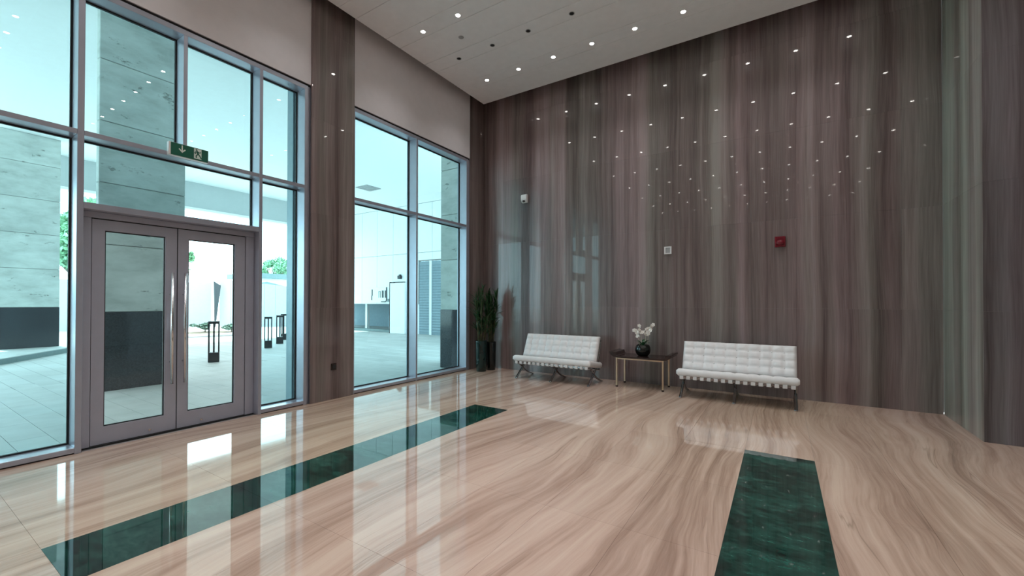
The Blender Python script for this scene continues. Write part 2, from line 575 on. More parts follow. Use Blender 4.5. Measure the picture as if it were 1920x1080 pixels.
T1a, T1b = 3.150, 3.200
T2a, T2b = 2.425, 2.490
w1 = empty('window_1', (XF - 0.1, 2.0, 0))
tag(w1, kind='structure')
YL = -0.60
mull(w1, YL, YL + 0.05, 0, ZW, 'end_frame')
mull(w1, 1.172, 1.222, 0, ZW)
mull(w1, 2.040, 2.080, T1b, ZW - 0.06)
mull(w1, 2.888, 2.930, 0, ZW)
mull(w1, 3.515, 3.565, 0, ZW, 'end_frame')
MB().box(XG - 0.05, XF - 0.02, 3.567, 3.60, 0, ZW).build('cover_strip', M['alu'], w1)
for a, b in ((YL + 0.05, 1.172), (1.222, 2.888), (2.93, 3.515)):
    trans(w1, a, b, ZW - 0.06, ZW, 'head_rail')
    trans(w1, a, b, T1a, T1b)
trans(w1, 1.222, 2.888, T2a, T2b)
for a, b in ((YL + 0.05, 1.172), (2.93, 3.515)):
    trans(w1, a, b, 0.012, 0.062, 'sill_rail')
    MB().box(XG, XF - 0.012, a, b, -0.005, 0.0118).build('base_gap', M['dark'], w1)
for a, b, c, d in ((YL + 0.05, 1.172, T1b, ZW - 0.06), (YL + 0.05, 1.172, 0.062, T1a),
                   (1.222, 2.040, T1b, ZW - 0.06), (2.080, 2.888, T1b, ZW - 0.06), (1.222, 2.888, T2b, T1a),
                   (2.93, 3.515, T1b, ZW - 0.06), (2.93, 3.515, 0.062, T1a)):
    pane(w1, a, b, c, d)

w2 = empty('window_2', (XF - 0.1, 5.8, 0))
tag(w2, kind='structure')
mull(w2, 4.332, 4.375, 0, ZW, 'end_frame')
mull(w2, 5.743, 5.785, 0, ZW)
mull(w2, 7.255, 7.310, 0, ZW, 'end_frame')
MB().box(XG - 0.05, XF - 0.02, 7.312, 7.382, 0, ZW + 0.03).build('cover_strip', M['alu'], w2)
for a, b in ((4.375, 5.743), (5.785, 7.255)):
    trans(w2, a, b, ZW - 0.06, ZW, 'head_rail')
    trans(w2, a, b, T1a, T1b)
    trans(w2, a, b, 0.012, 0.062, 'sill_rail')
    MB().box(XG, XF - 0.012, a, b, -0.005, 0.0118).build('base_gap', M['dark'], w2)
    pane(w2, a, b, T1b, ZW - 0.06)
    pane(w2, a, b, 0.062, T1a)

# ------------------------------------------------------------------ double glass door
d1 = empty('door_1', (XF - 0.15, 2.05, 0))
tag(d1, kind='structure')
XD = XF - 0.135            # room face of the leaves
XD2 = XD - 0.055
for nm, a, b, c, d in (('door_jamb', 1.2225, 1.306, 0, 2.358), ('door_jamb', 2.784, 2.8875, 0, 2.358), ('door_head', 1.2225, 2.8875, 2.362, T2a - 0.002)):
    MB().box(XD2 - 0.03, XD + 0.012, a, b, c, d, 0.003, 1).build(nm, M['alu_door'], d1)
MB().box(XD2 - 0.03, XD2 - 0.012, 1.306, 2.784, 0.0, 2.36).bm.free()
MB().box(XD2 - 0.03, XD + 0.02, 1.2225, 2.8875, -0.004, 0.008).build('threshold', M['dark'], d1)

for a, b in ((1.3062, 1.3118), (2.0362, 2.0458), (2.7782, 2.7838)):
    MB().box(XD2, XD - 0.012, a, b, 0.012, 2.352).build('door_seal', M['gasket'], d1)
MB().box(XD2, XD - 0.012, 1.306, 2.784, 2.3505, 2.3615).build('door_seal', M['gasket'], d1)

def leaf(y0, y1, gy0, gy1, hy, side):
    z0, z1, gz0, gz1 = 0.012, 2.350, 0.19, 2.24
    b = MB()
    # stiles and rails as one welded frame ring
    bm = b.bm
    def ring(x, ya, yb, za, zb):
        return [bm.verts.new((x, ya, za)), bm.verts.new((x, yb, za)), bm.verts.new((x, yb, zb)), bm.verts.new((x, ya, zb))]
    fo, fi = ring(XD, y0, y1, z0, z1), ring(XD, gy0, gy1, gz0, gz1)
    bo, bi = ring(XD2, y0, y1, z0, z1), ring(XD2, gy0, gy1, gz0, gz1)
    for k in range(4):
        n = (k + 1) % 4
        bm.faces.new((fo[k], fo[n], fi[n], fi[k])); bm.faces.new((bo[k], bo[n], bi[n], bi[k]))
        bm.faces.new((fo[k], fo[n], bo[n], bo[k])); bm.faces.new((fi[k], fi[n], bi[n], bi[k]))
    lf = b.build('door_leaf', M['alu_door'], d1)
    xg = (XD + XD2) / 2
    MB().box(xg - 0.005, xg + 0.005, gy0, gy1, gz0, gz1).build('glass_pane', M['glass_door'], lf)
    gk = MB()
    w = 0.010
    for ya, yb, za, zb in ((gy0, gy0 + w, gz0, gz1), (gy1 - w, gy1, gz0, gz1), (gy0 + w, gy1 - w, gz0, gz0 + w), (gy0 + w, gy1 - w, gz1 - w, gz1)):
        gk.box(xg - 0.007, xg + 0.012, ya, yb, za, zb)
    o = gk.build('gasket', M['gasket'], lf); o['kind'] = 'stuff'
    h = MB()
    hx = XD + 0.06
    h.tube([(hx, hy, 0.55), (hx, hy, 1.83)], 0.0145, 14)
    for z in (0.80, 1.58):
        h.tube([(XD, hy, z), (hx, hy, z)], 0.010, 10)
    h.build('pull_handle', M['chrome'], lf, True)['label'] = 'tall chrome pull handle'
    h = MB()
    hx2 = XD2 - 0.06
    h.tube([(hx2, hy, 0.55), (hx2, hy, 1.83)], 0.0145, 14)
    for z in (0.80, 1.58):
        h.tube([(XD2, hy, z), (hx2, hy, z)], 0.010, 10)
    h.build('pull_handle', M['chrome'], lf, True)
    MB().tube([(XD - 0.002, (y0 + y1) / 2 + side * 0.12, 0.06), (XD + 0.006, (y0 + y1) / 2 + side * 0.12, 0.06)], 0.012, 12).build('floor_lock', M['chrome'], lf)
    return lf
leaf(1.312, 2.036, 1.412, 1.925, 1.977, 1)
leaf(2.046, 2.778, 2.150, 2.656, 2.100, -1)

# ------------------------------------------------------------------ exit sign on the transom
ex = empty('exit_sign', (XF + 0.03, 2.075, T1a))
tag(ex, 'green exit sign with white arrow and running figure on the window transom', 'sign')
MB().box(XF + 0.001, XF + 0.055, 1.885, 2.275, 3.152, 3.302, 0.006, 2).build('housing', M['plastic'], ex)
MB().box(XF + 0.0555, XF + 0.060, 1.905, 2.268, 3.158, 3.297).build('face', M['exit_g'], ex)
xa = XF + 0.0605
ar = MB()
ar.prism([(2.004, 3.285), (2.016, 3.285), (2.016, 3.225), (2.036, 3.246), (2.044, 3.236), (2.010, 3.200), (1.976, 3.236), (1.984, 3.246), (2.004, 3.225)], 0, xa, xa + 0.002)
ar.build('arrow', M['exit_w'], ex)
MB().box(xa, xa + 0.001, 2.125, 2.200, 3.172, 3.290).build('pictogram_panel', M['exit_w'], ex)
rm = MB()
def limb(p, q, w):
    p, q = Vector((p[0], p[1])), Vector((q[0], q[1]))
    d = (q - p).normalized(); nrm = Vector((-d.y, d.x)) * w
    rm.prism([tuple(p + nrm), tuple(q + nrm), tuple(q - nrm), tuple(p - nrm)], 0, xa + 0.0012, xa + 0.002)
rm.prism([(2.150 + 0.010 * math.cos(k * math.pi / 4), 3.275 + 0.010 * math.sin(k * math.pi / 4)) for k in range(8)], 0, xa + 0.0012, xa + 0.002)
limb((2.152, 3.262), (2.168, 3.225), 0.010)
limb((2.150, 3.258), (2.132, 3.240), 0.005); limb((2.132, 3.240), (2.142, 3.224), 0.005)
limb((2.158, 3.258), (2.182, 3.246), 0.005); limb((2.182, 3.246), (2.192, 3.258), 0.005)
limb((2.166, 3.228), (2.146, 3.208), 0.006); limb((2.146, 3.208), (2.148, 3.182), 0.006)
limb((2.168, 3.228), (2.186, 3.206), 0.006); limb((2.186, 3.206), (2.198, 3.180), 0.006)
o = rm.build('running_figure', M['exit_g'], ex); o['kind'] = 'stuff'

# ------------------------------------------------------------------ small wall devices
so = empty('wall_socket', (XF + 0.03, 3.978, 0.5))
tag(so, 'small dark brown socket low on the stone pier between the windows', 'socket')
MB().box(XF + 0.031, XF + 0.045, 3.935, 4.022, 0.450, 0.552, 0.004, 2).build('cover_plate', M['wood'], so)
MB().box(XF + 0.0452, XF + 0.052, 3.952, 4.005, 0.470, 0.532, 0.003, 1).build('socket_insert', M['dark'], so)

sn = empty('motion_sensor', (-4.70, YB, 3.65))
tag(sn, 'small white motion sensor high on the back wall near the window corner', 'sensor')
b = MB()
b.prism([(YB - 0.002, 3.655), (YB - 0.05, 3.665), (YB - 0.085, 3.72), (YB - 0.085, 3.815), (YB - 0.06, 3.838), (YB - 0.002, 3.845)], 0, -4.765, -4.625)
bmesh.ops.bevel(b.bm, geom=b.bm.edges[:], offset=0.008, segments=2, affect='EDGES')
b.build('housing', M['plastic'], sn)
b = MB(); b.lathe([(0.008, -0.02), (0.026, -0.012), (0.032, 0.0), (0.026, 0.012), (0.008, 0.02)], (-4.695, YB - 0.070, 3.690), 16)
b.build('lens', M['black'], sn, True)

sw = empty('wall_switch', (-1.706, YB, 2.433))
tag(sw, 'square white switch plate with grey centre on the back wall above the side table', 'switch')
b = MB()
for x0, x1, z0, z1 in ((-1.768, -1.644, 2.480, 2.500), (-1.768, -1.644, 2.367, 2.387), (-1.768, -1.746, 2.387, 2.480), (-1.666, -1.644, 2.387, 2.480)):
    b.box(x0, x1, YB - 0.020, YB - 0.001, z0, z1)
bmesh.ops.remove_doubles(b.bm, verts=b.bm.verts, dist=0.0005)
b.build('frame', M['plastic'], sw)
MB().box(-1.745, -1.667, YB - 0.012, YB - 0.002, 2.388, 2.479, 0.002, 1).build('rocker', M['plastic_g'], sw)

al = empty('fire_alarm', (-0.004, YB, 2.457))
tag(al, 'dark red fire alarm sounder on the back wall above the right bench', 'alarm')
MB().box(-0.076, 0.068, YB - 0.055, YB - 0.001, 2.376, 2.540, 0.010, 3).build('housing', M['red'], al)
b = MB(); b.lathe([(0.058, 0.0), (0.055, -0.012), (0.045, -0.024), (0.02, -0.030)], (0, 0, 0), 20)
for v in b.bm.verts:
    v.co = Vector((v.co.x - 0.004, YB - 0.055 + v.co.z, v.co.y * 0.75 + 2.440))
b.build('sounder_dome', M['red'], al, True)

# ------------------------------------------------------------------ recessed downlights, plus added unseen rows behind the camera
ordn = ['first', 'second', 'third', 'fourth', 'fifth', 'sixth', 'seventh', 'eighth', 'ninth', 'tenth', 'eleventh']
lx = [-4.965 + 0.7435 * k for k in range(11)]
ly = [6.823, 5.028, 3.197, 1.330, -0.50, -2.33, -4.16, -5.99]  # the negative rows lie unseen behind the camera, added to brighten the room
proto = None
for j, y in enumerate(ly):
    for i, x in enumerate(lx):
        lab = 'lit recessed downlight, %s from the windows in the %s row from the back wall' % (ordn[i], ordn[j])
        if j == 0 and x > 1.2:
            continue          # the front row ends at the stone return
        if proto is None:
            proto = empty('downlight', (x, y, HC))
            b = MB()
            b.lathe([(0.056, -0.004), (0.056, -0.0005), (0.035, -0.0005), (0.035, -0.004), (0.056, -0.004)], (x, y, HC), 20, False)
            b.build('trim_ring', M['plastic'], proto, True)
            b = MB(); b.lathe([(0.034, -0.0035), (0.034, -0.001)], (x, y, HC), 16)
            b.build('lens', M['lens'], proto)
            ld = bpy.data.lights.new('lamp', 'SPOT')
            ld.energy = LAMP_W; ld.spot_size = R(112); ld.spot_blend = 1.0; ld.shadow_soft_size = 0.04
            ld.color = (0.985, 0.98, 0.985)
            lo = bpy.data.objects.new('lamp', ld); COL.objects.link(lo)
            lo.location = (x, y, HC - 0.05)
            lo.parent = proto
            lo.matrix_parent_inverse = Matrix.Translation(-proto.location)
            t = proto
        else:
            t = copy_tree(proto, (x - lx[0], y - ly[0], 0))
        tag(t, lab, 'downlight', 'recessed ceiling downlights')
proto = None
for i, x in enumerate([-4.96, -4.21, -3.49, -2.71]):
    if proto is None:
        proto = empty('ceiling_spot', (x, 5.942, HC))
        b = MB(); b.lathe([(0.045, -0.003), (0.045, -0.0005), (0.034, -0.0005), (0.034, -0.003), (0.045, -0.003)], (x, 5.942, HC), 18, False)
        b.build('trim_ring', M['plastic_g'], proto, True)
        b = MB(); b.lathe([(0.0338, -0.0025), (0.0338, -0.0008)], (x, 5.942, HC), 16)
        b.build('socket', M['dark'], proto)
        t = proto
    else:
        t = copy_tree(proto, (x + 4.96, 0, 0))
    tag(t, 'small unlit dark spot, %s from the windows, between the two lit ceiling rows' % ordn[i], 'spotlight', 'unlit ceiling spots')
sd = empty('smoke_detector', (-4.53, 5.48, HC))
tag(sd, 'small flat pale detector on the ceiling board in front of the unlit spots', 'detector')
b = MB(); b.lathe([(0.03, -0.012), (0.042, -0.006), (0.045, 0.0)], (-4.53, 5.48, HC), 18); b.build('detector_body', M['plastic_g'], sd, True)

# ------------------------------------------------------------------ tufted benches on chrome X frames
def cushion(L, D, T, nx, ny, bulge=0.026, res=6):
    """tufted cushion centred on the origin; top and bottom bulge between the seams; L along X, D along Y"""
    bm = bmesh.new()
    NX, NY = nx * res, ny * res
    grid = {}
    for sgn in (1, -1):
        for i in range(NX + 1):
            for j in range(NY + 1):
                u, v = i / NX, j / NY
                bu = abs(math.sin(math.pi * u * nx)) ** 0.45
                bv = abs(math.sin(math.pi * v * ny)) ** 0.45
                h = bulge * (0.25 * bu + 0.15 * bv + 0.6 * bu * bv) if True else 0
                # rounded rim
                ex_ = min(u, 1 - u) * L; ey_ = min(v, 1 - v) * D
                e = min(1.0, min(ex_, ey_) / 0.035)
                rim = math.sqrt(max(0.0, 1 - (1 - e) ** 2))
                z = sgn * (T / 2 - 0.020 + 0.020 * rim - bulge * 0.5 + h * (1 if sgn > 0 else 0.6))
                grid[(sgn, i, j)] = bm.verts.new(((u - 0.5) * L, (v - 0.5) * D, z))
    for sgn in (1, -1):
        for i in range(NX):
            for j in range(NY):
                q = [grid[(sgn, i, j)], grid[(sgn, i + 1, j)], grid[(sgn, i + 1, j + 1)], grid[(sgn, i, j + 1)]]
                bm.faces.new(q if sgn > 0 else q[::-1])
    rim = [(i, 0) for i in range(NX)] + [(NX, j) for j in range(NY)] + [(i, NY) for i in range(NX, 0, -1)] + [(0, j) for j in range(NY, 0, -1)]
    for k in range(len(rim)):
        a, b = rim[k], rim[(k + 1) % len(rim)]
        bm.faces.new((grid[(1, *a)], grid[(-1, *a)], grid[(-1, *b)], grid[(1, *b)]))
    return bm

def buttons(L, D, T, nx, ny, mbld, xf):
    for i in range(1, nx):
        for j in range(1, ny):
            c = Vector(((i / nx - 0.5) * L, (j / ny - 0.5) * D, T / 2 - 0.008))
            r = bmesh.ops.create_icosphere(mbld.bm, subdivisions=1, radius=0.009)
            for v in r['verts']:
                v.co = xf @ (v.co * 1.0 + c)

BX0, BX1 = -1.385, 0.222          # right bench
def make_bench():
    cx = (BX0 + BX1) / 2
    t = empty('tufted_bench', (cx, 7.3, 0))
    # seat: slopes down to the rear
    L, D, T, nx, ny = BX1 - BX0, 0.60, 0.110, 10, 4
    sl = math.atan2(0.095, 0.60)
    xf = Matrix.Translation((cx, 6.965 + 0.30, 0.408 - 0.048)) @ Matrix.Rotation(-sl, 4, 'X')
    b = MB(); b.bm.free(); b.bm = cushion(L, D, T, nx, ny, 0.014)
    b.bm.transform(xf)
    seat = b.build('seat_cushion', M['leather'], t, True)
    b = MB(); buttons(L, D, T, nx, ny, b, xf)
    o = b.build('tufting_buttons', M['leather'], seat, True); o['kind'] = 'stuff'
    # backrest
    Lb, Db = 1.56, 0.475
    tilt = R(66)
    xf = Matrix.Translation((cx, 7.435, 0.625)) @ Matrix.Rotation(tilt, 4, 'X')
    b = MB(); b.bm.free(); b.bm = cushion(Lb, Db, 0.105, nx, 4)
    b.bm.transform(xf)
    back = b.build('back_cushion', M['leather'], t, True)
    b = MB(); buttons(Lb, Db, 0.105, nx, 4, b, xf)
    o = b.build('tufting_buttons', M['leather'], back, True); o['kind'] = 'stuff'
    M.setdefault('chrome_d', simple('chrome_dark_reflections', (0.34, 0.33, 0.34), 0.15, 1.0, 0.02))  # chrome with the reflection of a dark room put into its colour
    # three crossed chrome frames of flat bar
    def curve(P, n=14):
        out = []
        for i in range(len(P) - 1):
            p0 = Vector(P[max(i - 1, 0)]); p1 = Vector(P[i]); p2 = Vector(P[i + 1]); p3 = Vector(P[min(i + 2, len(P) - 1)])
            for k in range(n // 2):
                s = k / (n // 2)
                out.append(0.5 * ((2 * p1) + (p2 - p0) * s + (2 * p0 - 5 * p1 + 4 * p2 - p3) * s * s + (-p0 + 3 * p1 - 3 * p2 + p3) * s ** 3))
        out.append(Vector(P[-1]))
        return out
    for x in (BX0 + 0.055, cx, BX1 - 0.045):
        A = [(x, 6.995, 0.006), (x, 7.12, 0.10), (x, 7.25, 0.20), (x, 7.40, 0.33), (x, 7.50, 0.52), (x, 7.575, 0.76)]
        B = [(x, 7.66, 0.006), (x, 7.50, 0.055), (x, 7.36, 0.12), (x, 7.22, 0.215), (x, 7.08, 0.315), (x, 6.985, 0.338)]
        MB().tube(curve(A), 0, flat=(0.020, 0.0065)).build('frame_bar', M['chrome_d'], t, True)
        MB().tube(curve(B), 0, flat=(0.020, 0.0065)).build('frame_bar', M['chrome_d'], t, True)
    for y, z in ((6.995, 0.330), (7.52, 0.245), (7.44, 0.36), (7.585, 0.77)):
        MB().box(BX0 + 0.04, BX1 - 0.03, y - 0.006, y + 0.006, z - 0.014, z + 0.014).build('cross_rail', M['chrome_d'], t)
    n = 16
    for k in range(n):
        x = BX0 + 0.075 + (BX1 - BX0 - 0.15) * k / (n - 1)
        MB().prism([(6.976, 0.352), (6.976, 0.304), (6.984, 0.298), (7.012, 0.298), (7.53, 0.215), (7.53, 0.232), (7.02, 0.318), (7.0, 0.352)], 0, x - 0.027, x + 0.027).build('seat_strap', M['strap'], t)
    return t
bench = make_bench()
tag(bench, 'white tufted leather bench with chrome legs right of the side table, under the red alarm', 'bench', 'white tufted benches')
bench2 = copy_tree(bench, (-3.045, 0, 0))
tag(bench2, 'white tufted leather bench with chrome legs between the corner plant and the side table', 'bench', 'white tufted benches')

# ------------------------------------------------------------------ side table with upturned ends
tb = empty('side_table', (-2.05, 7.53, 0))
tag(tb, 'dark wooden side table with upturned ends and brass legs between the white benches', 'table')
prof = [(-2.585, 0.612), (-2.575, 0.625), (-2.475, 0.612), (-2.462, 0.560), (-2.43, 0.549), (-1.66, 0.549), (-1.63, 0.560), (-1.615, 0.605), (-1.530, 0.620), (-1.518, 0.606),
        (-1.545, 0.560), (-1.60, 0.528), (-1.66, 0.520), (-2.44, 0.520), (-2.50, 0.530), (-2.56, 0.570)]
MB().prism(prof, 1, 7.265, 7.80).build('table_top', M['wood'], tb)
for x, y in ((-2.455, 7.305), (-1.665, 7.305), (-2.455, 7.755), (-1.665, 7.755)):
    lg = MB().box(x - 0.014, x + 0.014, y - 0.014, y + 0.014, 0.028, 0.519, 0.002, 1).build('leg', M['brass'], tb)
    MB().box(x - 0.017, x + 0.017, y - 0.017, y + 0.017, 0.0, 0.0279, 0.003, 1).build('foot', M['wood'], lg)
for y in (7.305, 7.755):
    MB().box(-2.44, -1.68, y - 0.010, y + 0.010, 0.494, 0.517).build('apron_rail', M['brass'], tb)
for x in (-2.455, -1.665):
    MB().box(x - 0.010, x + 0.010, 7.32, 7.74, 0.494, 0.517).build('apron_rail', M['brass'], tb)

# ------------------------------------------------------------------ orchid in a black bowl
oc = (-2.055, 7.52, 0.5495)
orc = empty('potted_orchid', oc)
tag(orc, 'white flowering orchid in a round glossy black bowl on the side table', 'plant')
b = MB(); b.lathe([(0.060, 0.0), (0.085, 0.004), (0.120, 0.05), (0.132, 0.10), (0.128, 0.15), (0.108, 0.195), (0.098, 0.20), (0.092, 0.196), (0.085, 0.18)], oc, 32)
b.build('bowl', M['pot'], orc, True)
b = MB(); b.lathe([(0.086, 0.178), (0.06, 0.190), (0.02, 0.195)], oc, 18); b.build('moss', M['leaf_o'], orc, True)
def blade(mb, base, tip, width, sag=0.3, n=6):
    base, tip = Vector(base), Vector(tip)
    d = tip - base
    side = d.cross(Vector((0, 0, 1)))
    if side.length < 1e-4: side = Vector((1, 0, 0))
    side.normalize()
    up = side.cross(d).normalized()
    L_, C_, R_ = [], [], []
    for k in range(n + 1):
        s = k / n
        p = base + d * s + up * (math.sin(math.pi * s) * sag * d.length)
        w = width * (math.sin(math.pi * min(0.98, 0.12 + s * 0.86)) ** 0.8)
        L_.append(mb.bm.verts.new(p - side * w)); R_.append(mb.bm.verts.new(p + side * w)); C_.append(mb.bm.verts.new(p - up * w * 0.35))
    for k in range(n):
        mb.bm.faces.new((L_[k], C_[k], C_[k + 1], L_[k + 1])); mb.bm.faces.new((C_[k], R_[k], R_[k + 1], C_[k + 1]))
for k in range(9):
    a = 2 * math.pi * k / 9 + 0.3
    b = MB(); c = Vector(oc) + Vector((0, 0, 0.19))
    blade(b, c + Vector((0.02 * math.cos(a), 0.02 * math.sin(a), 0)), c + Vector((0.15 * math.cos(a), 0.15 * math.sin(a), 0.035 + 0.03 * (k % 3))), 0.022, 0.22)
    b.build('leaf', M['leaf_o'], orc, True)
rng = random.Random(4)
def flower_mesh():
    b = MB()
    for k in range(5):
        a = 2 * math.pi * k / 5 + math.pi / 2
        ca, sa = math.cos(a), math.sin(a)
        w = 0.016 if k in (1, 4) else 0.011
        c = [(0, 0), (0.012, w), (0.024, w * 0.8), (0.030, 0), (0.024, -w * 0.8), (0.012, -w)]
        b.poly([(ca * p - sa * q, -0.004 * (1 if p < 0.01 else -1) * 1.2, sa * p + ca * q) for p, q in c])
    me = bpy.data.meshes.new('flower'); b.bm.to_mesh(me); b.bm.free(); me.materials.append(M['petal'])
    return me
fm = flower_mesh()
stems = [(-0.075, 0.0, 0.46), (-0.022, -0.03, 0.50), (0.045, 0.02, 0.49), (0.095, -0.01, 0.53)]
for sx, sy, top in stems:
    p0 = Vector(oc) + Vector((sx * 0.7, sy, 0.17))
    bend = 0.07 if sx > 0 else -0.045
    pts = [p0, p0 + Vector((sx * 0.25, 0, 0.12)), p0 + Vector((sx * 0.4, 0, top - 0.26)), Vector(oc) + Vector((sx + bend * 0.5, sy - 0.02, top)), Vector(oc) + Vector((sx + bend, sy - 0.05, top - 0.01))]
    MB().tube(pts, 0.0035, 6).build('stem', M['stem'], orc, True)
    for k in range(11):
        s = k / 10
        c = Vector(oc) + Vector((sx + bend * (s * 1.2 - 0.1) + rng.uniform(-0.030, 0.030), sy - 0.04 + rng.uniform(-0.03, 0.03), top - 0.10 + 0.11 * s + rng.uniform(-0.03, 0.03)))
        o = obj('flower', fm, c, orc)
        o.rotation_euler = (rng.uniform(-0.5, 0.5), rng.uniform(-1, 1), rng.uniform(-0.9, 0.9))
        sc = rng.uniform(0.95, 1.3); o.scale = (sc, sc, sc)

# ------------------------------------------------------------------ corner plant in tall glazed vases
def corner_plant(name, x, y, r, h, mat, label, seed, ztop, nleaf, spread):
    t = empty(name, (x, y, 0))
    tag(t, label, 'plant')
    b = MB(); b.lathe([(r * 0.82, 0.0), (r * 0.86, 0.01), (r * 0.93, h * 0.4), (r, h - 0.02), (r, h), (r * 0.9, h), (r * 0.88, h - 0.05)], (x, y, 0), 32)
    b.build('vase', mat, t, True)
    b = MB(); b.lathe([(r * 0.88, h - 0.05), (r * 0.3, h - 0.04)], (x, y, 0), 18); b.build('soil', M['bark'], t)
    rg = random.Random(seed)
    lm = bpy.data.meshes.new('leaf')
    b = MB(); blade(b, (0, 0, 0), (0.32, 0, 0.05), 0.021, 0.16, 5)
    b.bm.to_mesh(lm); b.bm.free(); lm.materials.append(M['leaf'])
    for k in range(7):
        a = 2 * math.pi * k / 7
        bx, by = x + r * 0.5 * math.cos(a), y + r * 0.5 * math.sin(a)
        zt = ztop * rg.uniform(0.78, 1.0) - 0.12
        tx, ty = bx + rg.uniform(-1, 1) * spread * 0.5, by + rg.uniform(-1, 1) * spread * 0.4
        MB().tube([(bx, by, h - 0.06), ((bx + tx) / 2 + rg.uniform(-.01, .01), (by + ty) / 2, (h + zt) / 2), (tx, ty, zt)], [0.012, 0.010, 0.006], 7).build('cane', M['cane'], t, True)
        for q in range(nleaf):
            s = rg.uniform(0.10, 1.0) ** 0.8
            p = Vector((bx + (tx - bx) * s, by + (ty - by) * s, (h - 0.06) + (zt - h + 0.06) * s))
            o = obj('leaf', lm, p, t)
            o.rotation_euler = (rg.uniform(-0.4, 0.4), rg.uniform(-1.45, -0.35), rg.uniform(0, 2 * math.pi))
            f = rg.uniform(0.55, 1.0); o.scale = (f, f, f)
            tipy = p.y + 0.30 * f * math.sin(o.rotation_euler.z) * math.cos(o.rotation_euler.y)
            if tipy > YB - 0.05: o.rotation_euler.z = -o.rotation_euler.z
            tipx = p.x + 0.30 * f * math.cos(o.rotation_euler.z) * math.cos(o.rotation_euler.y)
            if tipx < XF + 0.06: o.rotation_euler.z = math.pi - o.rotation_euler.z
    return t
corner_plant('corner_plant', -5.47, 7.33, 0.125, 0.66, M['vase'], 'leafy green cane plant in a tall glossy dark green vase by the window corner', 11, 1.84, 30, 0.22)
corner_plant('corner_plant', -5.40, 7.60, 0.110, 0.62, M['pot'], 'leafy cane plant in a tall black vase behind the green vase against the back wall', 23, 1.76, 24, 0.14)

# ================================================================== outside
ZO = -0.02
ground = box_obj('outdoor_pavement', M['paving'], -90, -6.095, -60, 90, ZO - 0.3, ZO - 0.006)
tag(ground, kind='structure')
py = [0.3 * k for k in range(-1, 25)]
for j, y in enumerate(py[:-1]):
    x = -6.10 - (0.45 if j % 2 else 0.0)
    first = -6.10
    while x > -10.8:
        a, b = x - 0.9, min(first, x)
        if b - a > 0.05:
            MB().box(a + 0.002, b - 0.002, y + 0.002, y + 0.298, ZO - 0.006, ZO).build('paver', M['paver'], ground)
        x -= 0.9
    if j % 2:
        MB().box(-6.10 - 0.448, -6.102, y + 0.002, y + 0.298, ZO - 0.006, ZO).build('paver', M['paver'], ground)

# porch roof: white soffit and a deep white edge beam on the far side
ZP = 6.45
porch = tag(box_obj('porch_roof', M['porch'], -20.55, -6.29, -14.0, 14.2, ZP, ZP + 0.3), kind='structure')
MB().box(-20.85, -20.551, -14.0, 30.0, 5.40, ZP + 0.3).build('edge_beam', M['beam'], porch)
MB().box(-20.90, -20.50, -14.0, 30.0, 5.31, 5.399).build('edge_trim', M['porch'], porch)
cv = empty('ceiling_vent', (-15.1, 12.0, ZP))
tag(cv, 'grey rectangular air vent in the white porch soffit outside the right window', 'vent')
MB().box(-15.45, -14.72, 11.62, 12.38, ZP - 0.03, ZP - 0.001, 0.004, 1).build('frame', M['plastic_g'], cv)
for k in range(6):
    MB().box(-15.40, -14.77, 11.68 + 0.115 * k, 11.73 + 0.115 * k, ZP - 0.045, ZP - 0.031).build('slat', M['plastic_g'], cv)

def column(x_face, y0, label, depth=0.14, z_foot=ZO):
    t = empty('stone_column', (x_face - depth / 2, y0 + 0.605, z_foot))
    tag(t, label, 'column')
    MB().box(x_face - depth - 0.004, x_face + 0.004, y0 - 0.004, y0 + 1.214, z_foot, 1.315, 0.004, 1).build('granite_base', M['granite'], t)
    zs = [1.315, 2.46, 3.50, 4.54, 5.58, ZP]
    for z0, z1 in zip(zs, zs[1:]):
        MB().box(x_face - depth, x_face, y0, y0 + 1.21, z0 + 0.005, z1 - 0.005, 0.008, 1).build('stone_block', M['trav'], t)
    MB().box(x_face - depth + 0.02, x_face - 0.02, y0 + 0.02, y0 + 1.19, 1.31, ZP).build('core', M['joint'], t)
    return t
column(-9.58, 2.18, 'travertine column with dark granite base just outside the glass door')
column(-18.69, 2.19, 'far travertine column with dark granite base seen through the leftmost pane', 0.14, ZO + 0.136)
column(-6.12, 7.345, 'travertine pier with dark base against the facade at the right edge of the right window', 0.545)

# low kerb island under the far column
kb = empty('kerb_island', (-19.5, 3.0, ZO))
tag(kb, 'low pale kerb island under the far travertine column', 'kerb')
kp = [(-15.55, 1.80), (-17.0, 2.85), (-17.95, 3.55), (-19.0, 4.5), (-21.5, 5.2), (-24.0, 4.0), (-24.0, -3.0), (-18.0, -3.0), (-15.4, -1.5), (-15.1, 0.5)]
MB().prism(kp, 2, ZO - 0.005, ZO + 0.12).build('kerb_edge', M['roof'], kb)
ki = [(x * 0.985 - 0.29, y * 0.97 + 0.06) for x, y in kp]
MB().prism(ki, 2, ZO + 0.1201, ZO + 0.135).build('island_top', M['paver'], kb)

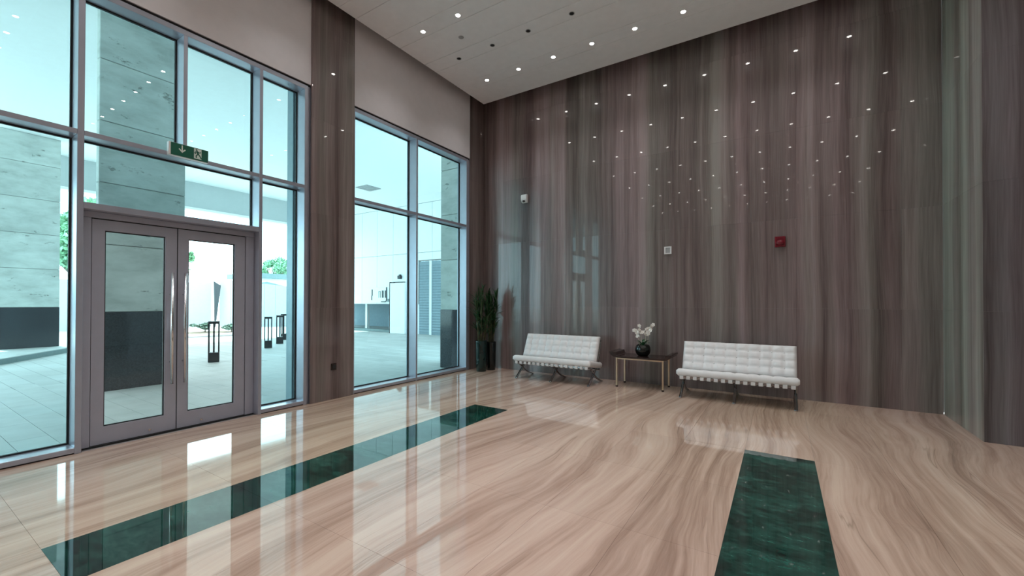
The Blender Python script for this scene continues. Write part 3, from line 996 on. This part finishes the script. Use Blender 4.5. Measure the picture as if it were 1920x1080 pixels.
# bollard lights
def bollard(x, y, s, label):
    t = empty('bollard_light', (x, y, ZO))
    tag(t, label, 'bollard', 'lantern bollards on the forecourt')
    w = 0.115 * s
    def B(x0, x1, y0, y1, z0, z1, nm, mt):
        # turned 45 degrees less so that a face meets the lobby
        MB().box(x + x0, x + x1, y + y0, y + y1, ZO + z0, ZO + z1).build(nm, M[mt], t)
    B(-w, w, -w, w, 0, 0.24, 'base_block', 'black')
    B(-w, w, -w, w, 0.955, 1.02, 'cap', 'black')
    for sx in (-1, 1):
        for sy in (-1, 1):
            x0, x1 = sorted((sx * w, sx * (w - 0.024))); y0, y1 = sorted((sy * w, sy * (w - 0.024)))
            B(x0, x1, y0, y1, 0.2405, 0.9545, 'corner_post', 'black')
    B(-0.018, 0.018, -0.018, 0.018, 0.2405, 0.9545, 'lamp_tube', 'black')
    t.rotation_euler.z = R(-25)
    return t
bollard(-12.06, 4.90, 1.0, 'black lantern bollard seen through the right door leaf')
bollard(-14.20, 7.34, 0.95, 'black lantern bollard, leftmost of three seen through the narrow side pane')
bollard(-15.29, 8.31, 0.95, 'black lantern bollard, middle of three seen through the narrow side pane')
bollard(-16.70, 9.24, 0.95, 'black lantern bollard, farthest right of three seen through the narrow side pane')

# white panelled building to the right
bl = empty('panelled_building', (-16.5, 14.4, ZO))
tag(bl, 'white panelled building with dark vehicle bay seen through the right window', 'building')
PXS = [-24.14, -22.975, -21.81, -20.645, -19.485, -18.32, -17.155, -15.99, -14.30]
for a, b in zip(PXS, PXS[1:]):
    zb = 1.385 if b < -15.9 else 2.46
    for z0, z1 in ((zb, 3.79), (3.79, 6.09)):
        MB().box(a + 0.008, b - 0.008, 14.2, 14.26, z0 + 0.008, z1 - 0.008).build('cladding_panel', M['panelw'], bl)
for a, b in ((-14.30, -13.41), (-13.41, -12.25), (-12.25, -11.1), (-11.1, -9.9), (-9.9, -6.2)):
    MB().box(a + 0.008, b - 0.008, 14.2, 14.26, 3.80, 6.082).build('cladding_panel', M['panelw'], bl)
    MB().box(a + 0.008, b - 0.008, 14.2, 14.26, 3.44, 3.784).build('cladding_panel', M['panelw'], bl)
MB().box(-24.2, -6.2, 14.262, 14.40, 3.40, ZP).build('wall_core', M['joint'], bl)
MB().box(-24.2, -6.2, 14.2, 14.26, 6.10, ZP).build('top_panel', M['panelw'], bl)
MB().box(-24.2, -14.3, 14.262, 14.40, 1.385, 3.399).build('wall_core', M['joint'], bl)
MB().box(-24.2, -15.96, 17.5, 17.7, ZO, 3.0).build('bay_rear_wall', M['blue'], bl)
MB().box(-24.2, -15.96, 14.40, 17.5, 1.385, 1.5).build('bay_soffit', M['blue'], bl)
MB().box(-18.55, -15.98, 16.2, 16.35, ZO, 0.72).build('bay_low_wall', M['panelw'], bl)
MB().box(-18.75, -18.60, 14.75, 14.90, ZO, 1.384).build('bay_post', M['panelw'], bl)
MB().box(-24.2, -15.96, 14.35, 14.6, ZO, 0.10).build('bay_kerb', M['roof'], bl)
MB().box(-15.96, -15.93, 13.95, 17.5, ZO, 2.45).build('pier_edge', M['black'], bl)
MB().box(-15.92, -14.90, 13.95, 14.199, ZO, 2.40, 0.01, 1).build('pier', M['panelw'], bl)
MB().box(-15.15, -14.32, 14.22, 14.40, ZO, 3.39).build('pier_return', M['panelw'], bl)
# louvred doors
ld_ = empty('louvred_door', (-13.4, 14.3, ZO)); ld_.parent = bl; ld_.matrix_parent_inverse = Matrix.Translation(-bl.location)
for a, b in ((-14.28, -13.60), (-13.47, -12.30)):
    MB().box(a, b, 14.27, 14.32, ZO, 3.38).build('door_panel', M['blue'], ld_)
    n = 26
    for k in range(n):
        z = 0.12 + k * (3.2 / n)
        MB().prism([(14.268, z), (14.235, z), (14.268, z + 0.07)], 0, a + 0.03, b - 0.03).build('slat', M['blue'], ld_)
MB().box(-13.598, -13.472, 14.22, 14.32, ZO, 3.40).build('door_post', M['panelw'], ld_)
MB().box(-12.299, -6.3, 14.22, 14.40, ZO, 3.40).build('side_panel', M['blue'], ld_)
cm = empty('security_camera', (-15.45, 14.12, 2.68))
tag(cm, 'small black box camera above the white pier outside the right window', 'camera')
MB().box(-15.56, -15.36, 14.08, 14.199, 2.60, 2.76, 0.02, 2).build('camera_body', M['black'], cm)
MB().box(-15.50, -15.41, 14.12, 14.199, 2.761, 2.81).build('bracket', M['black'], cm)
# wall board with dark fittings
wbx = empty('utility_board', (-17.0, 14.18, 1.5))
tag(wbx, 'white utility board with dark bars and a small pipe on the white panels', 'board')
MB().box(-18.02, -16.10, 14.17, 14.199, 1.46, 2.22, 0.004, 1).build('board', M['panelw'], wbx)
MB().box(-17.50, -17.45, 14.15, 14.169, 1.80, 2.12).build('bar', M['black'], wbx)
MB().box(-17.52, -17.48, 14.15, 14.169, 1.58, 1.81).build('bar', M['black'], wbx)
for x in (-16.98, -16.85):
    MB().box(x - 0.012, x + 0.012, 14.155, 14.169, 1.70, 2.02).build('bar', M['roof'], wbx)
MB().box(-16.97, -16.86, 14.155, 14.169, 2.0, 2.025).build('bar', M['roof'], wbx)
for x in (-16.68, -16.47):
    MB().box(x - 0.05, x + 0.05, 14.15, 14.169, 1.70, 2.06).build('bar', M['black'], wbx)
MB().tube([(-16.75, 14.13, 1.50), (-16.45, 14.13, 1.50), (-16.38, 14.13, 1.56), (-16.38, 14.13, 2.22)], 0.022, 8).build('pipe', M['black'], wbx, True)
MB().box(-16.30, -16.16, 14.12, 14.169, 1.50, 1.64).build('valve_box', M['roof'], wbx)

# construction hoarding
def hoarding(name, P, Q, z0, z1, n, label):
    t = empty(name, ((P[0] + Q[0]) / 2, (P[1] + Q[1]) / 2, ZO))
    tag(t, label, 'fence')
    P, Q = Vector(P), Vector(Q)
    for k in range(n):
        a, b = P.lerp(Q, (k + 0.012) / n), P.lerp(Q, (k + 0.988) / n)
        d = (b - a).normalized(); nn = Vector((-d.y, d.x)) * 0.03
        za, zb = z0 + (z1 - z0) * k / n, z0 + (z1 - z0) * (k + 1) / n
        m_ = MB(); bm = m_.bm
        lo = [bm.verts.new((*p, ZO)) for p in (a + nn, b + nn, b - nn, a - nn)]
        hi = [bm.verts.new((*p, z)) for p, z in ((a + nn, za), (b + nn, zb), (b - nn, zb), (a - nn, za))]
        bm.faces.new(lo[::-1]); bm.faces.new(hi)
        for q in range(4):
            bm.faces.new((lo[q], lo[(q + 1) % 4], hi[(q + 1) % 4], hi[q]))
        m_.build('hoarding_panel', M['hoard'], t)
    return t
hoarding('hoarding', (-31.5, 3.0), (-29.15, 11.70), 2.60, 2.62, 8, 'white hoarding left of the dark gap seen through the right door leaf')
hoarding('hoarding', (-28.75, 11.98), (-24.35, 15.0), 2.85, 2.30, 8, 'white panelled hoarding right of the dark gap, behind the three bollards')
hoarding('hoarding', (-33.5, -14.0), (-31.6, 2.9), 2.45, 2.55, 12, 'long white hoarding seen beside the far column through the leftmost pane')
gp = empty('gap_sheet', (-29.0, 11.9, ZO))
tag(gp, 'dark tapering sheet in the gap between the white hoardings', 'sheet')
sb = MB()
tq, nq = Vector((0.38, 0.925)), Vector((0.925, -0.38))
sc_ = Vector((-28.55, 11.52))
lo = [(0.09, ZO), (0.15, ZO), (0.40, 2.45), (0.04, 2.72)]
front = [sb.bm.verts.new((*(sc_ + tq * a + nq * 0.04), z)) for a, z in lo]
rear = [sb.bm.verts.new((*(sc_ + tq * a), z)) for a, z in lo]
sb.bm.faces.new(front); sb.bm.faces.new(rear[::-1])
for k in range(4):
    sb.bm.faces.new((front[k], front[(k + 1) % 4], rear[(k + 1) % 4], rear[k]))
sb.build('sheet', M['sheet'], gp)

# shrubs in a low round planter
pl = empty('round_planter', (-22.3, 8.6, ZO))
tag(pl, 'low round planting bed in front of the hoarding outside the door', 'planter')
b = MB(); b.lathe([(1.75, 0.0), (1.75, 0.10), (1.60, 0.12), (1.55, 0.09)], (-22.3, 8.75, ZO), 40); b.build('planter_rim', M['panelw'], pl, True)
b = MB(); b.lathe([(1.54, 0.05), (1.0, 0.10), (0.3, 0.12)], (-22.3, 8.75, ZO), 30); b.build('soil', M['bark'], pl)

def foliage_mesh(center, radii, n, size, seed, mat, parent, name='foliage'):
    rg = random.Random(seed)
    b = MB()
    cl = [(Vector((rg.gauss(0, .45), rg.gauss(0, .45), rg.gauss(0, .4))), rg.uniform(0.25, 0.5)) for _ in range(14)]
    for _ in range(n):
        c, r = rg.choice(cl)
        p = c + Vector((rg.gauss(0, 1), rg.gauss(0, 1), rg.gauss(0, 1))).normalized() * r * rg.uniform(0.4, 1.0)
        p = Vector((center[0] + p.x * radii[0], center[1] + p.y * radii[1], center[2] + p.z * radii[2]))
        u = Vector((rg.gauss(0, 1), rg.gauss(0, 1), rg.gauss(0, 1))).normalized()
        v = u.orthogonal().normalized()
        s = size * rg.uniform(0.6, 1.3)
        b.poly([p - u * s, p + v * s * 0.45, p + u * s, p - v * s * 0.45])
    o = b.build(name, mat, parent)
    o['kind'] = 'stuff'
    return o
for k, (x, y, r, nm) in enumerate(((-23.1, 7.95, 0.34, 'left'), (-22.3, 8.7, 0.34, 'middle'), (-21.5, 9.45, 0.34, 'right'))):
    t = empty('low_shrub', (x, y, ZO + 0.1))
    tag(t, 'low grey green shrub, %s one in the round planting bed' % {'left': 'leftmost', 'middle': 'middle', 'right': 'rightmost'}[nm], 'shrub', 'shrubs in the round planter')
    foliage_mesh((x, y, 0.36), (r, r, 0.16), 500, 0.07, 40 + k, M['shrub'], t)
    MB().tube([(x, y, 0.05), (x + 0.02, y, 0.25)], 0.025, 6).build('stem', M['bark'], t)

def tree(x, y, h, cz, rad, label, seed, n=3500, size=0.28):
    t = empty('tree', (x, y, ZO))
    tag(t, label, 'tree')
    b = MB(); b.tube([(x, y, ZO), (x + 0.1, y, h * 0.4), (x - 0.05, y + 0.1, cz)], [0.22, 0.17, 0.10], 9)
    tr = b.build('trunk', M['bark'], t, True)
    rg = random.Random(seed + 100)
    for k in range(6):
        a = 2 * math.pi * k / 6
        b = MB(); b.tube([(x, y, h * 0.4), (x + rad[0] * 0.6 * math.cos(a), y + rad[1] * 0.6 * math.sin(a), cz + rg.uniform(-.3, .5) * rad[2])], [0.10, 0.03], 6)
        b.build('branch', M['bark'], t, True)
    foliage_mesh((x, y, cz), rad, n, size, seed, M['foliage'], t, 'crown')
tree(-53.6, 28.6, 7.6, 5.9, (1.7, 1.7, 1.5), 'pale far tree above the hoarding seen through the narrow side pane', 3, 2600, 0.17)
tree(-34.5, 7.1, 6.5, 4.3, (2.1, 2.1, 2.2), 'bright green tree glimpsed right of the far column in the leftmost pane', 5, 4200, 0.18)
tree(-37.8, 12.75, 5.5, 4.2, (1.0, 0.85, 1.5), 'green tree behind the hoarding at the left edge of the right door glass', 8, 2600, 0.15)

# far buildings beyond the hoarding
fb = empty('far_pavilion', (-41, 24, ZO))
tag(fb, 'far flat roofed building below the pale tree beyond the hoarding', 'building')
MB().box(-44.0, -39.5, 20.0, 26.0, ZO, 3.60).build('wall', M['far'], fb)
MB().box(-44.2, -39.2, 19.0, 27.0, 3.601, 4.05).build('roof_slab', M['roof'], fb)
fs = empty('far_shed', (-37.5, 18.9, ZO))
tag(fs, 'small far shed with sloping roof just above the hoarding', 'building')
MB().box(-38.6, -36.4, 16.4, 21.0, ZO, 2.6).build('wall', M['far'], fs)
MB().prism([(15.9, 2.601), (21.2, 2.601), (18.6, 3.15)], 0, -38.8, -36.2).build('pitched_roof', M['roof'], fs)

print('objects', len(bpy.data.objects))
